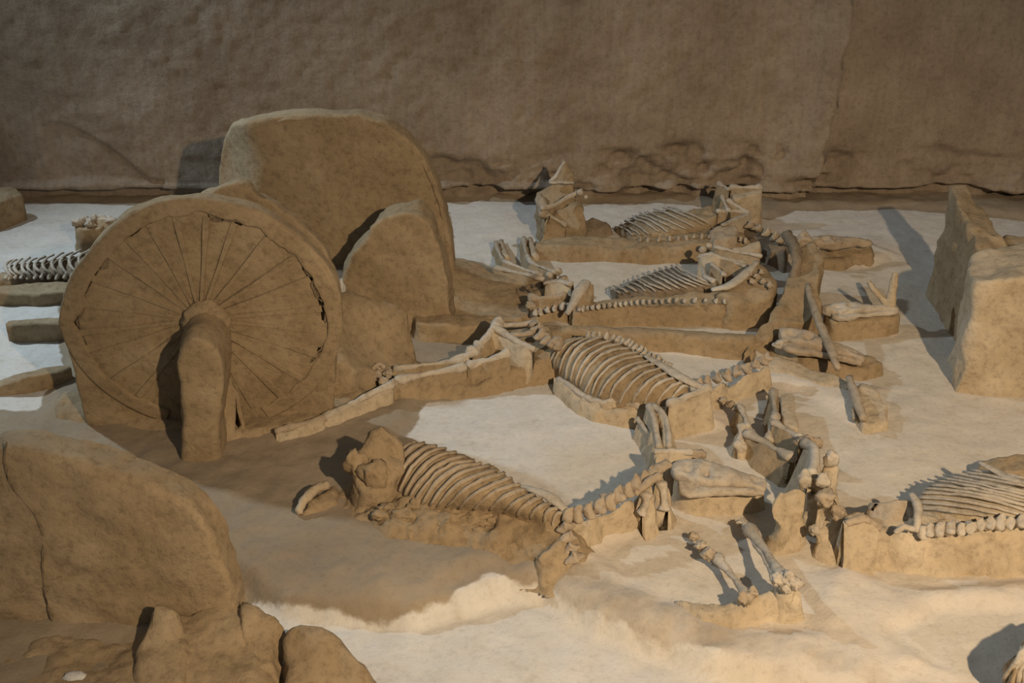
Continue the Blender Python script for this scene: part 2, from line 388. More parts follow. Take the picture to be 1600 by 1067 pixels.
# ------------------------------------------------------------------ setting: floor of the pit
def poly_of(pix, z=0): return [(P(x, y, z).x, P(x, y, z).y) for x, y in pix]
EARTH = [
    [(0, 642), (60, 640), (95, 575), (95, 420), (200, 345), (400, 330), (706, 330), (708, 402), (770, 420), (860, 462), (905, 500), (868, 572), (790, 606), (745, 622), (664, 628), (655, 655), (628, 684), (690, 704), (790, 742), (880, 800), (905, 880), (850, 905), (770, 900), (715, 928), (640, 948), (560, 946), (440, 930), (390, 912), (360, 1000), (320, 1120), (-300, 1120), (-300, 642)],
    [(-400, 316), (0, 318), (300, 322), (420, 316), (840, 316), (1050, 318), (1150, 330), (1200, 345), (1245, 330), (1400, 328), (1600, 345), (2200, 345), (2200, 250), (-400, 250)],
    [(1055, 640), (1110, 600), (1200, 585), (1215, 560), (1330, 590), (1390, 605), (1392, 640), (1470, 630), (1380, 660), (1330, 672), (1290, 640), (1200, 600), (1130, 640), (1150, 670), (1100, 680), (1060, 700)],
    [(880, 372), (1000, 380), (1160, 400), (1110, 405), (990, 408), (860, 398), (800, 385)],
    [(870, 545), (1000, 552), (1180, 560), (1160, 535), (880, 530)],
    [(1230, 405), (1330, 425), (1420, 400), (1360, 380)], [(1290, 520), (1400, 530), (1420, 515), (1300, 500)],
    [(1060, 780), (1130, 800), (1200, 770), (1050, 750)],
    [(890, 790), (1060, 770), (1050, 800), (985, 840), (958, 870), (985, 905), (1060, 935), (1140, 965), (1250, 975), (1260, 900), (1320, 860), (1400, 910), (1700, 900), (1700, 960), (1480, 965), (1420, 990), (1540, 1067), (1300, 1067), (1100, 1010), (950, 960), (850, 905)],
]
SANDY = [[(860, 700), (1060, 690), (1200, 720), (1320, 700), (1700, 600), (1900, 1200), (1300, 1200), (1100, 1030), (940, 960), (850, 905)],
         [(1060, 600), (1400, 560), (1700, 600), (1700, 700), (1100, 720)],
         [(800, 395), (900, 372), (1430, 380), (1520, 640), (1060, 720), (1000, 600), (880, 560), (860, 480)]]
LOW = [(360, 880), (440, 930), (560, 946), (640, 950), (720, 930), (800, 905), (850, 908), (930, 955), (1080, 1010), (1200, 1040), (1320, 1080), (1400, 1200), (200, 1200), (330, 1000)]
def build_floor():
    x0, x1, y0, y1, r = -6, 6, 1.6, 9.2, .021
    nx, ny = int((x1 - x0) / r), int((y1 - y0) / r)
    X, Y = np.meshgrid(np.linspace(x0, x1, nx), np.linspace(y0, y1, ny))
    Zr = .010 * fbm(X, Y, 0 * X, 2.1, 3) + .003 * fbm(X, Y, 0 * X, 14, 3)
    pale = np.ones_like(X); emax = np.full_like(X, -9.)
    wob = .028 * fbm(X, Y, 0 * X + 4, 5, 5)
    for e in EARTH: emax = np.maximum(emax, sdf(X, Y, poly_of(e)))
    pale = np.clip(.5 - (emax + wob * .6) / .12, 0, 1)
    smax = np.full_like(X, -9.)
    for e in SANDY: smax = np.maximum(smax, sdf(X, Y, poly_of(e)))
    sandy = np.clip(.5 + (smax + wob) / .5, 0, 1)
    Zr += .03 * sstep((emax + wob) / .12) + .006 * fbm(X, Y, 0 * X + 8, 12, 4) * sstep(emax / .1)
    low = sdf(X, Y, poly_of(LOW)) + wob * .5
    Zr -= .105 * sstep(low / .075 + .5)
    sandy *= 1 - .42 * np.exp(-((low + .13) / .10) ** 2)
    Zr += .016 * fbm(X, Y, 0 * X + 6, 9, 5) * np.exp(-((low + .10) / .16) ** 2)
    I = np.arange(nx * ny).reshape(ny, nx); F = np.stack([I[:-1, :-1], I[:-1, 1:], I[1:, 1:], I[1:, :-1]], -1).reshape(-1, 4)
    o = obj('floor', np.stack([X, Y, Zr], -1).reshape(-1, 3), F, 'floor', kind='structure', label='pale trodden pit floor with patches of brown earth')
    for nm, a in (('pale', pale), ('sandy', sandy)):
        at = o.data.attributes.new(nm, 'FLOAT', 'POINT'); at.data.foreach_set('value', a.reshape(-1).astype(np.float32))
    return o
build_floor()
WALLY = 8.87
def build_wall():
    x0, x1, z0, z1, r = -6, 6, -.15, 2.7, .02
    nx, nz = int((x1 - x0) / r), int((z1 - z0) / r)
    X, Z = np.meshgrid(np.linspace(x0, x1, nx), np.linspace(z0, z1, nz)); O = 0 * X
    D = .022 * fbm(X, Z, O, .9, 3) + .003 * fbm(X * 2.2, Z * .6, O + 2, 5, 4) + .007 * fbm(X, Z, O + 5, 13, 4)
    # eroded, knocked-off band low on the wall
    band = sstep((.46 + .12 * vn(X * 1.3, O, O) - Z) / .10)
    mid = sstep((X + 1.0) / .5) * (1 - .6 * sstep((X - 2.3) / .3))
    D += band * mid * (.045 + .085 * np.maximum(1.6 * fbm(X, Z * 1.6, O + 9, 4.2, 5), -.5))
    # small ledge and undercut at the foot
    D += -.05 * sstep((.17 + .03 * vn(X * 2, O, O + 3) - Z) / .03) + .13 * sstep((.12 + .025 * vn(X * 3, O, O + 7) - Z) / .03)
    # right part of the wall stands behind a broken edge
    edge = 2.28 + .05 * fbm(Z * 3, O, O, 1, 3) - .13 * (Z / 1.5 - .6) * -1
    st = sstep((X - edge) / .05); D += .07 * st - .11 * np.exp(-((X - edge) / .22) ** 2) * (X < edge)
    D += -.05 * sstep((X - 3.25) / .1) * sstep((.33 - Z) / .05) * (1 + fbm(X, Z, O, 9, 3))
    # flake scar and crack on the left
    c = Z - (.62 - .42 * np.clip((X + 3.25) / .6, 0, 1) ** 1.5); on = (X > -3.4) & (X < -2.55)
    D += np.where(on, .03 * sstep(-c / .02) * sstep((X + 3.4) / .15), 0)
    D += np.where((X > -2.6), -.0, 0) - .05 * np.exp(-((np.hypot(X + 3.9, Z - .62) - .2) / .02) ** 2)
    V = np.stack([X, WALLY + .02 + D, Z], -1).reshape(-1, 3)
    I = np.arange(nx * nz).reshape(nz, nx); F = np.stack([I[:-1, :-1], I[:-1, 1:], I[1:, 1:], I[1:, :-1]], -1).reshape(-1, 4)
    obj('wall_back', V, F, 'wall', kind='structure', label='scraped brown earth wall of the pit with eroded foot')
build_wall()

# ------------------------------------------------------------------ the chariot with the spoked wheel
G = 'horse skeletons lying in the pit'
chariot = thing('earth_chariot', P(420, 600), 'large earth-cast chariot whose near wheel shows radiating spokes', 'chariot')
WM = frame_at(P(330, 668), math.radians(2), math.radians(4))
WA, WB = .685, .64; WC = (on_face(WM, 313, 500)[0], on_face(WM, 313, 500)[1])
def ell(a, fr=1.0): return (WC[0] + fr * (WA * math.cos(a) + (.085 * max(0., -math.sin(2 * a)) if math.sin(a) > 0 else 0)), WC[1] + WB * fr * math.sin(a))
out = [ell(a, 1 + .012 * math.sin(3 * a) + .008 * math.sin(7 * a)) for a in np.linspace(-.30, math.pi + .16, 44)]
lb = on_face(WM, 97, 640); rb = on_face(WM, 520, 640)
out = out + [(out[-1][0] + .015, lb[1]), (out[-1][0] + .02, -.12), (rb[0] - .05, -.12), (rb[0], rb[1])]
wheel = prism('wheel', out, -.085, -.010, 'earth', chariot, xf=WM, bevel=.014, rough=.006, label='upright earth disc with a raised rim and thin spokes')
def wheel_ring(name, f0, f1, zz, mat, parent, a0, a1, wobble, hgt, breaks=()):
    n = 110; V = []; F = []
    for i in range(n + 1):
        a = a0 + (a1 - a0) * i / n
        k = wobble * float(fbm(np.array([math.cos(a) * 3]), np.array([math.sin(a) * 3]), np.array([f0 * 9]), 3, 3)[0])
        for f, z in ((f0 + k, zz - .02), (f0 + k + .002, zz + hgt - .003), (f0 + k + .010, zz + hgt), (f0 + k + .03, zz + hgt * .9 + k * .08), (f1 - .02, zz + hgt * .75), (f1 - .003, zz + hgt * .5), (f1, zz - .02)):
            x, y = ell(a, f); V.append(tuple(WM @ Vector((x, y, z))))
    for i in range(n):
        for j in range(6): F.append((i * 7 + j, i * 7 + j + 1, i * 7 + 8 + j, i * 7 + 7 + j))
    return obj(name, V, F, mat, parent)
wheel_ring('rim', .872, .997, -.008, 'earth', wheel, -1.15, math.pi + 1.2, .034, .010)
wheel_ring('rim_groove', .852, .872, -.012, 'groove', wheel, -.5, math.pi + .25, .034, .004)
NSP = 24
def spoke_mesh():
    V = []; F = []; L0, L1 = .10, .865; n = 12
    for i in range(n + 1):
        t = i / n; f = L0 + (L1 - L0) * t; wd = .008 + .011 * t + .002 * math.sin(9 * t)
        for dy, z in ((-wd, -.014), (-wd * .75, .003), (wd * .75, .003), (wd, -.014)): V.append((f, dy, z))
    for i in range(n):
        for j in range(3): F.append((i * 4 + j, i * 4 + 4 + j, i * 4 + 5 + j, i * 4 + 1 + j))
    return V, F
SV, SF = spoke_mesh()
for i in range(NSP):
    a = math.radians(97) + 2 * math.pi * i / NSP + random.uniform(-.035, .035)
    if math.radians(248) < a % (2 * math.pi) < math.radians(272): continue
    hi = random.uniform(.0105, .014) * (1.25 if -.4 < math.cos(a) and math.sin(a) > -.1 else 1.1); Vw = []
    for f, dy, z in SV:
        x, y = ell(a, f); x -= math.sin(a) * dy; y += math.cos(a) * dy
        Vw.append(tuple(WM @ Vector((x, y, -.013 + hi + z * 1.0 - .004))))
    obj('spoke', Vw, SF, 'earth', wheel, smooth=False)
# hub and the pillar left standing below it
h0 = WM @ Vector((WC[0] + .015, WC[1] - .005, 0))
HM = frame_at(Vector((h0.x, h0.y - .33, 0)), math.radians(4), 0)
slab('hub_pillar', HM, [(270, 566), (277, 546), (290, 530), (306, 524), (322, 529), (338, 546), (350, 578), (348, 620), (342, 670), (345, 715), (350, 740), (282, 740), (284, 690), (282, 640), (278, 600)], .40, 'earth', chariot, bevel=.03, rough=.013, nscale=8, label='earth pillar left standing under the wheel hub')
lump('hub', h0 + Vector((.01, -.01, .0)), (.115, .045, .115), chariot, 'earth', .22, 2)['label'] = 'low boss where the spokes meet'
block('hub_wedge', [(335, 560, .42), (352, 556, .40), (372, 610, .26), (384, 640, .16), (384, 668, .05), (350, 700, .03), (330, 690, .05)], .3, 'earth', chariot, bevel=.03, rough=.014)
mound('earth_skirt', [(100, 640, .05), (200, 648, .06), (290, 665, .05), (400, 672, .05), (520, 645, .07), (560, 610, .1), (560, 580, .1), (300, 600, .1), (100, 610, .08)], .06, 'earth', chariot, flare=.14, rough=.006)
# far wheel
FM = frame_at(PY(530, 420, 7.2) * 1.0, math.radians(-3), 0)
FM.translation.z = 0
fw = [(322, 330), (324, 290), (330, 240), (346, 213), (384, 190), (440, 181), (500, 178), (560, 180), (600, 190), (632, 211), (660, 243), (680, 280), (694, 320), (702, 360), (707, 400), (712, 470), (712, 520), (314, 520)]
far = slab('wheel', FM, fw, .12, 'earth', chariot, bevel=.022, rough=.008, zf=lambda x, y: -.27 * sstep((-.42 - x + .03 * np.sin(y * 9)) / .34) ** 1.2, label='tall rounded earth wheel slab at the back with whitish left edge')
tube_pts = [on_face(FM, *q) for q in [(425, 193), (450, 188), (505, 185), (560, 187), (598, 197), (628, 217), (655, 247), (675, 285), (690, 330), (698, 380)]]
S = spline([(*(FM @ Vector((x, y, -.008 - .16 * float(sstep((-.40 - x) / .30)) ** 1.3))), .011) for x, y in tube_pts], 50)
Vv, Ff = sweep(S[:, :3], S[:, 3], 8); Vv = Vv + .006 * np.column_stack([fbm(Vv[:, 0] + q, Vv[:, 1], Vv[:, 2], 14, 3) for q in (0, 11, 23)])
obj('rim', Vv, Ff, 'earth', far)
# carriage box between the wheels
BM1 = frame_at(PY(560, 500, 6.72), math.radians(-4), 0); BM1.translation.z = 0
slab('carriage_wall', BM1, [(594, 342), (620, 334), (650, 334), (672, 352), (690, 400), (702, 470), (705, 520), (540, 520), (530, 480), (528, 448), (538, 416), (564, 380)], .20, 'earth', chariot, bevel=.02, rough=.014, label='broken side wall of the carriage box')
BM2 = frame_at(PY(380, 420, 6.35), 0, 0); BM2.translation.z = 0
slab('carriage_wall', BM2, [(250, 330), (285, 318), (312, 308), (342, 294), (366, 283), (380, 281), (392, 289), (396, 305), (430, 320), (470, 350), (505, 385), (525, 430), (530, 500), (250, 500)], .07, 'earth', chariot, bevel=.015, rough=.012, label='low inner wall of the carriage box with a crumbled pale top')
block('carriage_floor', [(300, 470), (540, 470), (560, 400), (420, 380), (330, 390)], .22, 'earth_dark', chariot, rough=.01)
block('earth_shoulder', [(505, 470, .46), (545, 452, .46), (600, 466, .40), (634, 482, .34), (645, 512, .22), (646, 552, .10), (600, 578, .12), (545, 575, .24), (500, 560, .30)], .3, 'earth', chariot, bevel=.028, rough=.018, nscale=8, flare=.05)
mound('earth_slope', [(690, 395, .22), (720, 405, .17), (790, 432, .10), (850, 455, .06), (862, 470, .05), (812, 498, .05), (740, 497, .06), (660, 482, .10), (640, 440, .22), (660, 400, .26)], .1, 'earth', chariot, flare=.06, rough=.008)
lump('white_crust', PY(533, 452, 6.71), (.022, .02, .06), chariot, 'off_white', .5, 2)  # small off-white lumps on the left edge of the carriage wall
lump('white_crust', PY(541, 474, 6.70), (.04, .012, .022), chariot, 'off_white', .6, 5)
# draught pole
block('draught_pole', [(640, 486, .13), (700, 489, .14), (765, 495, .12), (810, 505, .10), (880, 507, .10), (880, 522, .10), (765, 510, .12), (700, 506, .14), (650, 506, .13)], .12, 'earth', chariot, bevel=.02, rough=.012, flare=.03)
block('draught_pole', [(872, 506, .11), (960, 508, .11), (1060, 512, .11), (1186, 521, .12), (1180, 532, .12), (1060, 524, .11), (960, 519, .11), (872, 516, .11)], .11, 'earth', chariot, bevel=.03, rough=.008, flare=.03, label='long rounded earth beam running out to the yoke')
# yoke: a fin of earth with forked bars
block('yoke_block', [(1160, 552, .06), (1190, 508, .14), (1222, 460, .22), (1238, 420, .28), (1246, 386, .33), (1264, 378, .34), (1284, 392, .34), (1283, 425, .30), (1275, 455, .22), (1285, 478, .17), (1250, 500, .13), (1205, 528, .1)], .2, 'earth', chariot, bevel=.015, rough=.02, flare=.03, label='leaning fin of earth around the yoke')
tube('yoke_bar', [(1228, 366, .34, .03), (1240, 385, .36, .035), (1246, 410, .32, .03), (1240, 436, .24, .03)], chariot, 'earth_dark', rough=.01, n=14)
tube('yoke_bar', [(1262, 446, .24, .018), (1272, 480, .22, .024), (1284, 515, .19, .026), (1298, 545, .17, .026), (1309, 576, .14, .02)], chariot, 'bone_earthy', n=18, rough=.006)
tube('yoke_bar', [(1327, 590, .10, .02), (1338, 622, .10, .026), (1350, 655, .09, .02)], chariot, 'bone_earthy', n=12, rough=.006)
tube('yoke_bar', [(1336, 655, .05, .012), (1334, 636, .07, .012)], chariot, 'bone_earthy', rough=.004)
mound('yoke_foot', [(1345, 596, .09), (1372, 604, .09), (1388, 630, .08), (1386, 656, .06), (1350, 664, .05), (1336, 640, .06)], .08, 'earth_pale', chariot, flare=.03, rough=.01)
mound('earth_ridge', [(1180, 545, .06), (1230, 560, .06), (1300, 585, .05), (1335, 600, .05), (1320, 612, .03), (1250, 590, .03), (1185, 566, .03)], .05, 'earth_pale', chariot, flare=.05, rough=.006)

# ------------------------------------------------------------------ horse lying furthest back, under the wall
h1 = thing('horse_skeleton', P(1000, 385), 'horse skeleton furthest back, raised on earth close under the wall', 'skeleton', G)
mound('earth_pedestal', [(838, 374, .11), (900, 368, .12), (960, 372, .12), (1040, 368, .13), (1110, 350, .15), (1160, 360, .16), (1172, 374, .14), (1140, 382, .12), (1050, 386, .11), (960, 388, .1), (880, 386, .1), (838, 382, .1)], .12, 'earth', h1, flare=.03, rough=.012)
block('earth_pedestal', [(846, 350, .2), (858, 330, .22), (880, 326, .24), (908, 318, .26), (916, 330, .24), (914, 352, .16), (880, 358, .14), (850, 362, .14)], .2, 'earth', h1, bevel=.02, rough=.035, nscale=9)
block('pelvis_mound', [(836, 306, .28), (850, 294, .33), (866, 276, .4), (880, 252, .5), (888, 250, .5), (894, 272, .42), (898, 292, .36), (884, 304, .33), (862, 318, .28), (846, 322, .26)], .3, 'earth', h1, bevel=.012, rough=.028)
tube('pelvis', [(882, 252, .51, .01), (868, 276, .43, .016), (860, 284, .40, .018), (878, 285, .40, .016), (896, 286, .39, .014)], h1, flat=.6)
tube('pelvis', [(846, 326, .30, .018), (868, 320, .31, .016), (892, 306, .34, .016), (908, 298, .35, .018)], h1)
tube('sacrum', [(842, 308, .3, .03), (848, 320, .27, .04), (850, 336, .24, .035)], h1, 'bone_earthy', rough=.012)
lump('femur_head', (906, 301, .36), .02, h1); lump('femur_head', (915, 308, .33), .017, h1, seed=2)
longbone('femur', (852, 334, .24), (885, 352, .17), h1, .014)
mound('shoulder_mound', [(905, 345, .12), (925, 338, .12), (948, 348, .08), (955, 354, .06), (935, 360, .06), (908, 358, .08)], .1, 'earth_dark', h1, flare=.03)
mound('belly_mound', [(1055, 335, .14), (1085, 324, .18), (1112, 322, .2), (1122, 336, .2), (1100, 346, .17), (1064, 346, .14)], .17, 'earth', h1, flare=.03, rough=.015)
ribs(h1, 10, [(988, 368, .11), (1030, 363, .15), (1070, 357, .17), (1112, 351, .18)], [(975, 358, .09), (1004, 347, .15), (1034, 340, .19), (1072, 332, .22)], [(962, 354, .03), (985, 340, .06), (1010, 330, .1), (1045, 325, .12)], .008, core='earth', sink=1.6)
vertebrae(h1, [(1000, 376, .12), (1050, 374, .13), (1090, 370, .14), (1130, 372, .15), (1165, 376, .15)], 14, .030, 'bone_earthy')
mound('scapula_mound', [(1106, 360, .18), (1130, 350, .2), (1152, 350, .2), (1150, 370, .18), (1115, 378, .16)], .18, 'bone_earthy', h1, flare=.03, rough=.01)
block('leg_pedestal', [(1142, 302, .26), (1165, 300, .27), (1194, 294, .28), (1192, 302, .27), (1150, 310, .25)], .26, 'earth_pale', h1, bevel=.01, rough=.008)
longbone('cannon_bone', (1140, 292, .29), (1190, 292, .29), h1, .016); longbone('radius_bone', (1122, 286, .28), (1140, 296, .28), h1, .014)
block('leg_pedestal', [(1117, 304, .2), (1130, 300, .22), (1142, 304, .22), (1142, 318, .18), (1120, 316, .18)], .2, 'earth', h1, bevel=.01, rough=.01)
longbone('humerus', (1128, 306, .24), (1140, 330, .2), h1, .013); longbone('radius_bone', (1136, 312, .23), (1170, 334, .17), h1, .013)
longbone('humerus', (1120, 330, .2), (1166, 332, .17), h1, .012)
tube('scapula', [(1130, 352, .21, .02), (1150, 342, .2, .022), (1172, 334, .18, .014)], h1, flat=.5, bed='earth_pale')
vertebrae(h1, [(1172, 352, .15), (1195, 362, .16), (1215, 372, .17), (1232, 378, .18)], 6, .05, 'bone_earthy')
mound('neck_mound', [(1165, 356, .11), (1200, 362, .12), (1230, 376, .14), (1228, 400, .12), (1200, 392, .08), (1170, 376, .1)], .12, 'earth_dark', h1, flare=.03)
block('shoulder_block', [(1138, 388, .13), (1165, 382, .15), (1188, 376, .16), (1192, 384, .15), (1170, 396, .13), (1145, 400, .11)], .14, 'earth_pale', h1, bevel=.015, rough=.01)
mound('skull_pedestal', [(1262, 376, .12), (1300, 372, .13), (1345, 374, .12), (1362, 380, .1), (1358, 396, .07), (1320, 404, .06), (1275, 408, .06), (1262, 395, .1)], .1, 'earth', h1, flare=.07, rough=.015)
skull(h1, (1268, 378, .17), (1364, 380, .14), .07, 1, 'bone_earthy', jaw=False, seed=3)
lump('atlas_bone', (1256, 376, .2), (.05, .04, .05), h1, 'bone_earthy', .5, 4); lump('atlas_bone', (1276, 392, .17), .024, h1, 'bone', .3, 5)

# ------------------------------------------------------------------ horse between the back horse and the pole
h2 = thing('horse_skeleton', P(1030, 500), 'horse skeleton with beaded spine lying just beyond the long pole', 'skeleton', G)
mound('earth_pedestal', [(896, 478, .12), (950, 468, .13), (1000, 462, .14), (1080, 456, .15), (1140, 452, .15), (1160, 460, .15), (1155, 478, .13), (1080, 480, .12), (1000, 482, .12), (940, 484, .11), (896, 490, .11)], .13, 'earth', h2, flare=.03, rough=.01)
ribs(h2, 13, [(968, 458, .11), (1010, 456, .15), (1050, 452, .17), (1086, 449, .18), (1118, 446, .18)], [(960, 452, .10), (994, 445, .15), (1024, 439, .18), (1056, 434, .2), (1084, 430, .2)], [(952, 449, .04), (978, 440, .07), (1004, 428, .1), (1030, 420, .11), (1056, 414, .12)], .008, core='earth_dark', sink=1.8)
vertebrae(h2, [(905, 484, .13), (950, 478, .14), (1000, 473, .15), (1060, 470, .155), (1142, 471, .155)], 24, .026)
block('shoulder_block', [(1116, 456, .19), (1140, 444, .21), (1164, 424, .25), (1182, 408, .28), (1198, 414, .26), (1214, 436, .22), (1212, 454, .2), (1186, 470, .17), (1140, 474, .17)], .2, 'earth', h2, bevel=.03, rough=.016, flare=.02)
tube('scapula', [(1112, 452, .2, .02), (1140, 446, .22, .034), (1164, 428, .26, .03), (1184, 408, .29, .016)], h2, flat=.45)
for i, (x, y) in enumerate(((1170, 428), (1182, 432), (1192, 440), (1176, 440), (1203, 446), (1190, 426))): lump('vertebra', (x, y, .255 - .0012 * (y - 425)), .018, h2, 'bone_earthy', .5, i)
lump('withers_mound', (1120, 420, .12), (.09, .06, .08), h2, 'earth', .3, 3)
tube('humerus', [(1095, 402, .2, .018), (1110, 398, .24, .016), (1130, 404, .23, .016), (1165, 412, .2, .016)], h2, n=12, bed='earth_pale')
tube('radius_bone', [(1098, 420, .2, .014), (1102, 432, .21, .016), (1116, 440, .22, .018)], h2); longbone('radius_bone', (1112, 412, .22), (1132, 430, .22), h2, .012)
longbone('cannon_bone', (1108, 396, .24), (1170, 418, .22), h2, .012); longbone('cannon_bone', (1116, 386, .2), (1190, 400, .2), h2, .011)
lump('carpal_bone', (1098, 390, .22), .025, h2, seed=2); lump('carpal_bone', (1108, 384, .2), .02, h2, seed=3); lump('carpal_bone', (1094, 402, .2), .02, h2, seed=6)
# pelvis and hind legs
block('pelvis_block', [(898, 446, .24), (914, 440, .26), (930, 444, .24), (934, 458, .2), (922, 472, .16), (900, 476, .16)], .22, 'earth', h2, bevel=.012, rough=.014)
tube('pelvis', [(916, 440, .27, .03), (906, 454, .25, .038), (896, 472, .2, .03), (886, 490, .14, .02)], h2, flat=.45)
tube('pelvis', [(850, 442, .2, .02), (872, 440, .22, .024), (892, 444, .24, .026)], h2, flat=.6, bed='earth_pale')
lump('femur_head', (880, 438, .22), .03, h2, 'bone_earthy', .4, 1); lump('tarsal_bone', (872, 424, .16), .026, h2, seed=8); lump('tarsal_bone', (858, 430, .16), .022, h2, seed=9)
longbone('femur', (826, 466, .15), (886, 462, .16), h2, .022, 'bone_earthy'); lump('femur_head', (830, 478, .13), .03, h2, 'bone_earthy', .4, 3)
tube('tail_bone', [(822, 452, .15, .012), (830, 446, .17, .012), (836, 452, .17, .012)], h2, 'earth_dark')
longbone('tibia', (772, 418, .12), (848, 436, .16), h2, .014); longbone('tibia', (786, 408, .14), (846, 430, .17), h2, .011); longbone('tibia', (826, 408, .14), (868, 426, .17), h2, .012)
longbone('cannon_bone', (774, 378, .05), (788, 410, .12), h2, .012); longbone('cannon_bone', (818, 372, .05), (828, 408, .13), h2, .013)
tube('leg_ridge', [(782, 378, .02, .02), (792, 406, .07, .03)], h2, 'earth_pale'); tube('leg_ridge', [(828, 374, .02, .02), (836, 404, .08, .03)], h2, 'earth_pale')
vertebrae(h2, [(836, 490, .1), (860, 484, .11), (888, 478, .13)], 6, .036)
mound('leg_pedestal', [(776, 424, .07), (850, 440, .1), (890, 452, .13), (890, 470, .1), (840, 492, .07), (820, 470, .08)], .09, 'earth', h2, flare=.04)
block('skull_pedestal', [(1286, 484, .12), (1330, 476, .13), (1380, 474, .13), (1406, 482, .13), (1408, 494, .12), (1360, 500, .11), (1300, 504, .11)], .12, 'earth', h2, bevel=.02, rough=.012, flare=.02)
skull(h2, (1284, 484, .15), (1404, 484, .15), .065, 1, 'bone')
tube('earth_prong', [(1390, 480, .16, .03), (1376, 464, .21, .02), (1366, 452, .25, .018), (1357, 440, .28, .014)], h2, 'earth_pale', n=14); tube('earth_prong', [(1390, 482, .15, .034), (1394, 458, .24, .026), (1397, 440, .30, .022), (1399, 427, .34, .017)], h2, 'earth_pale', n=14)

# ------------------------------------------------------------------ horse on the near side of the pole, by the wheel
h3 = thing('horse_skeleton', P(960, 620), 'horse skeleton with large open ribcage below the long pole', 'skeleton', G)
ribs(h3, 16, [(899, 528, .19), (928, 526, .20), (962, 533, .21), (990, 545, .21), (1012, 560, .21), (1034, 572, .21), (1056, 588, .21), (1077, 604, .2)], [(872, 544, .19), (890, 545, .22), (914, 553, .24), (938, 562, .25), (958, 578, .25), (990, 590, .245), (1025, 600, .23), (1060, 610, .19)], [(860, 570, .09), (876, 585, .09), (894, 598, .10), (910, 608, .10), (932, 620, .11), (962, 628, .12), (1002, 632, .13), (1040, 630, .13)], .0095, core='earth')
tube('sternum', [(870, 590, .08, .014), (906, 614, .09, .016), (938, 629, .10, .016), (966, 627, .11, .018), (998, 633, .12, .016)], h3, 'bone', n=24, rough=.01, bed='earth_pale')
vertebrae(h3, [(920, 524, .2), (960, 529, .21), (990, 541, .21), (1020, 558, .21), (1046, 572, .20)], 18, .032, tall=1.2)
tube('scapula', [(1008, 556, .22, .012), (1036, 572, .23, .026), (1066, 590, .23, .034), (1100, 607, .2, .024)], h3, flat=.4, n=16)
mound('earth_pedestal', [(868, 590, .07), (905, 616, .08), (940, 632, .09), (1000, 634, .11), (1040, 632, .13), (1075, 618, .15), (1108, 606, .15), (1106, 622, .12), (1050, 642, .10), (995, 646, .08), (930, 644, .06), (880, 612, .06)], .1, 'earth_pale', h3, flare=.03, rough=.008)
block('shoulder_block', [(1048, 634, .15), (1080, 620, .17), (1112, 604, .18), (1116, 612, .17), (1090, 632, .15), (1058, 648, .13)], .15, 'earth_pale', h3, bevel=.012, rough=.008)
longbone('humerus', (1044, 632, .17), (1110, 605, .2), h3, .018, bed='earth_pale')
tube('radius_bone', [(1014, 634, .17, .022), (1020, 650, .17, .017), (1026, 676, .15, .015), (1030, 700, .13, .018)], h3, n=14, bed='earth_pale')
tube('radius_bone', [(1022, 634, .18, .018), (1040, 652, .18, .014), (1044, 676, .16, .014), (1046, 698, .14, .018)], h3, n=14, bed='earth_pale')
tube('ulna', [(996, 654, .10, .014), (1006, 668, .10, .011), (1018, 682, .10, .010)], h3, bed='earth_pale')
mound('neck_mound', [(1090, 606, .13), (1130, 596, .13), (1170, 580, .13), (1200, 568, .13), (1202, 580, .10), (1160, 598, .08), (1110, 614, .1)], .12, 'earth_pale', h3, flare=.05, rough=.012)
vertebrae(h3, [(1092, 600, .18), (1120, 592, .18), (1150, 582, .18), (1180, 570, .17), (1198, 560, .17)], 9, .048, 'bone_earthy')
# skull between the yoke bars
mound('skull_pedestal', [(1205, 530, .09), (1250, 526, .1), (1300, 532, .1), (1355, 552, .08), (1375, 566, .06), (1345, 576, .05), (1300, 570, .05), (1240, 556, .06)], .08, 'earth', h3, flare=.05, rough=.012)
skull(h3, (1216, 520, .15), (1352, 562, .11), .085, 1, 'bone_earthy')
lump('jaw_joint', (1222, 538, .13), (.05, .03, .03), h3, 'bone', .4, 2)
# pelvis and hind legs running to the wheel
mound('hind_pedestal', [(640, 585, .06), (720, 572, .10), (770, 540, .15), (800, 508, .17), (860, 512, .17), (872, 540, .17), (862, 560, .13), (820, 570, .12), (775, 590, .08), (745, 604, .05), (660, 610, .04)], .12, 'earth', h3, flare=.07, rough=.012)
longbone('femur', (736, 556, .17), (780, 504, .25), h3, .024); longbone('femur', (730, 572, .14), (796, 550, .2), h3, .022)
tube('pelvis', [(770, 512, .25, .02), (786, 520, .23, .024), (808, 534, .22, .018), (834, 546, .21, .018)], h3, n=14, bed='earth_pale'); tube('pelvis', [(776, 506, .24, .02), (800, 508, .23, .02), (838, 504, .22, .022)], h3, flat=.7, n=14)
tube('pelvis', [(790, 524, .23, .016), (814, 522, .23, .02), (842, 518, .22, .02)], h3, 'bone_earthy', flat=.6, n=12)
vertebrae(h3, [(838, 508, .23), (844, 522, .24), (858, 534, .23), (872, 540, .22)], 6, .06, 'bone_earthy')
lump('femur_head', (778, 504, .25), .034, h3, seed=2); lump('femur_head', (738, 550, .19), .036, h3, seed=3); lump('tarsal_bone', (748, 540, .19), .03, h3, seed=8)
longbone('tibia', (616, 576, .12), (728, 562, .16), h3, .017); longbone('tibia', (618, 594, .11), (728, 573, .14), h3, .018)
tube('tibia', [(700, 566, .15, .012), (716, 558, .17, .016), (734, 556, .18, .02)], h3, bed='earth_pale')
for i, q in enumerate(((594, 576, .13), (606, 584, .12), (612, 600, .11), (600, 596, .11), (590, 588, .11))): lump('tarsal_bone', q, .026, h3, 'bone_earthy', .5, i)
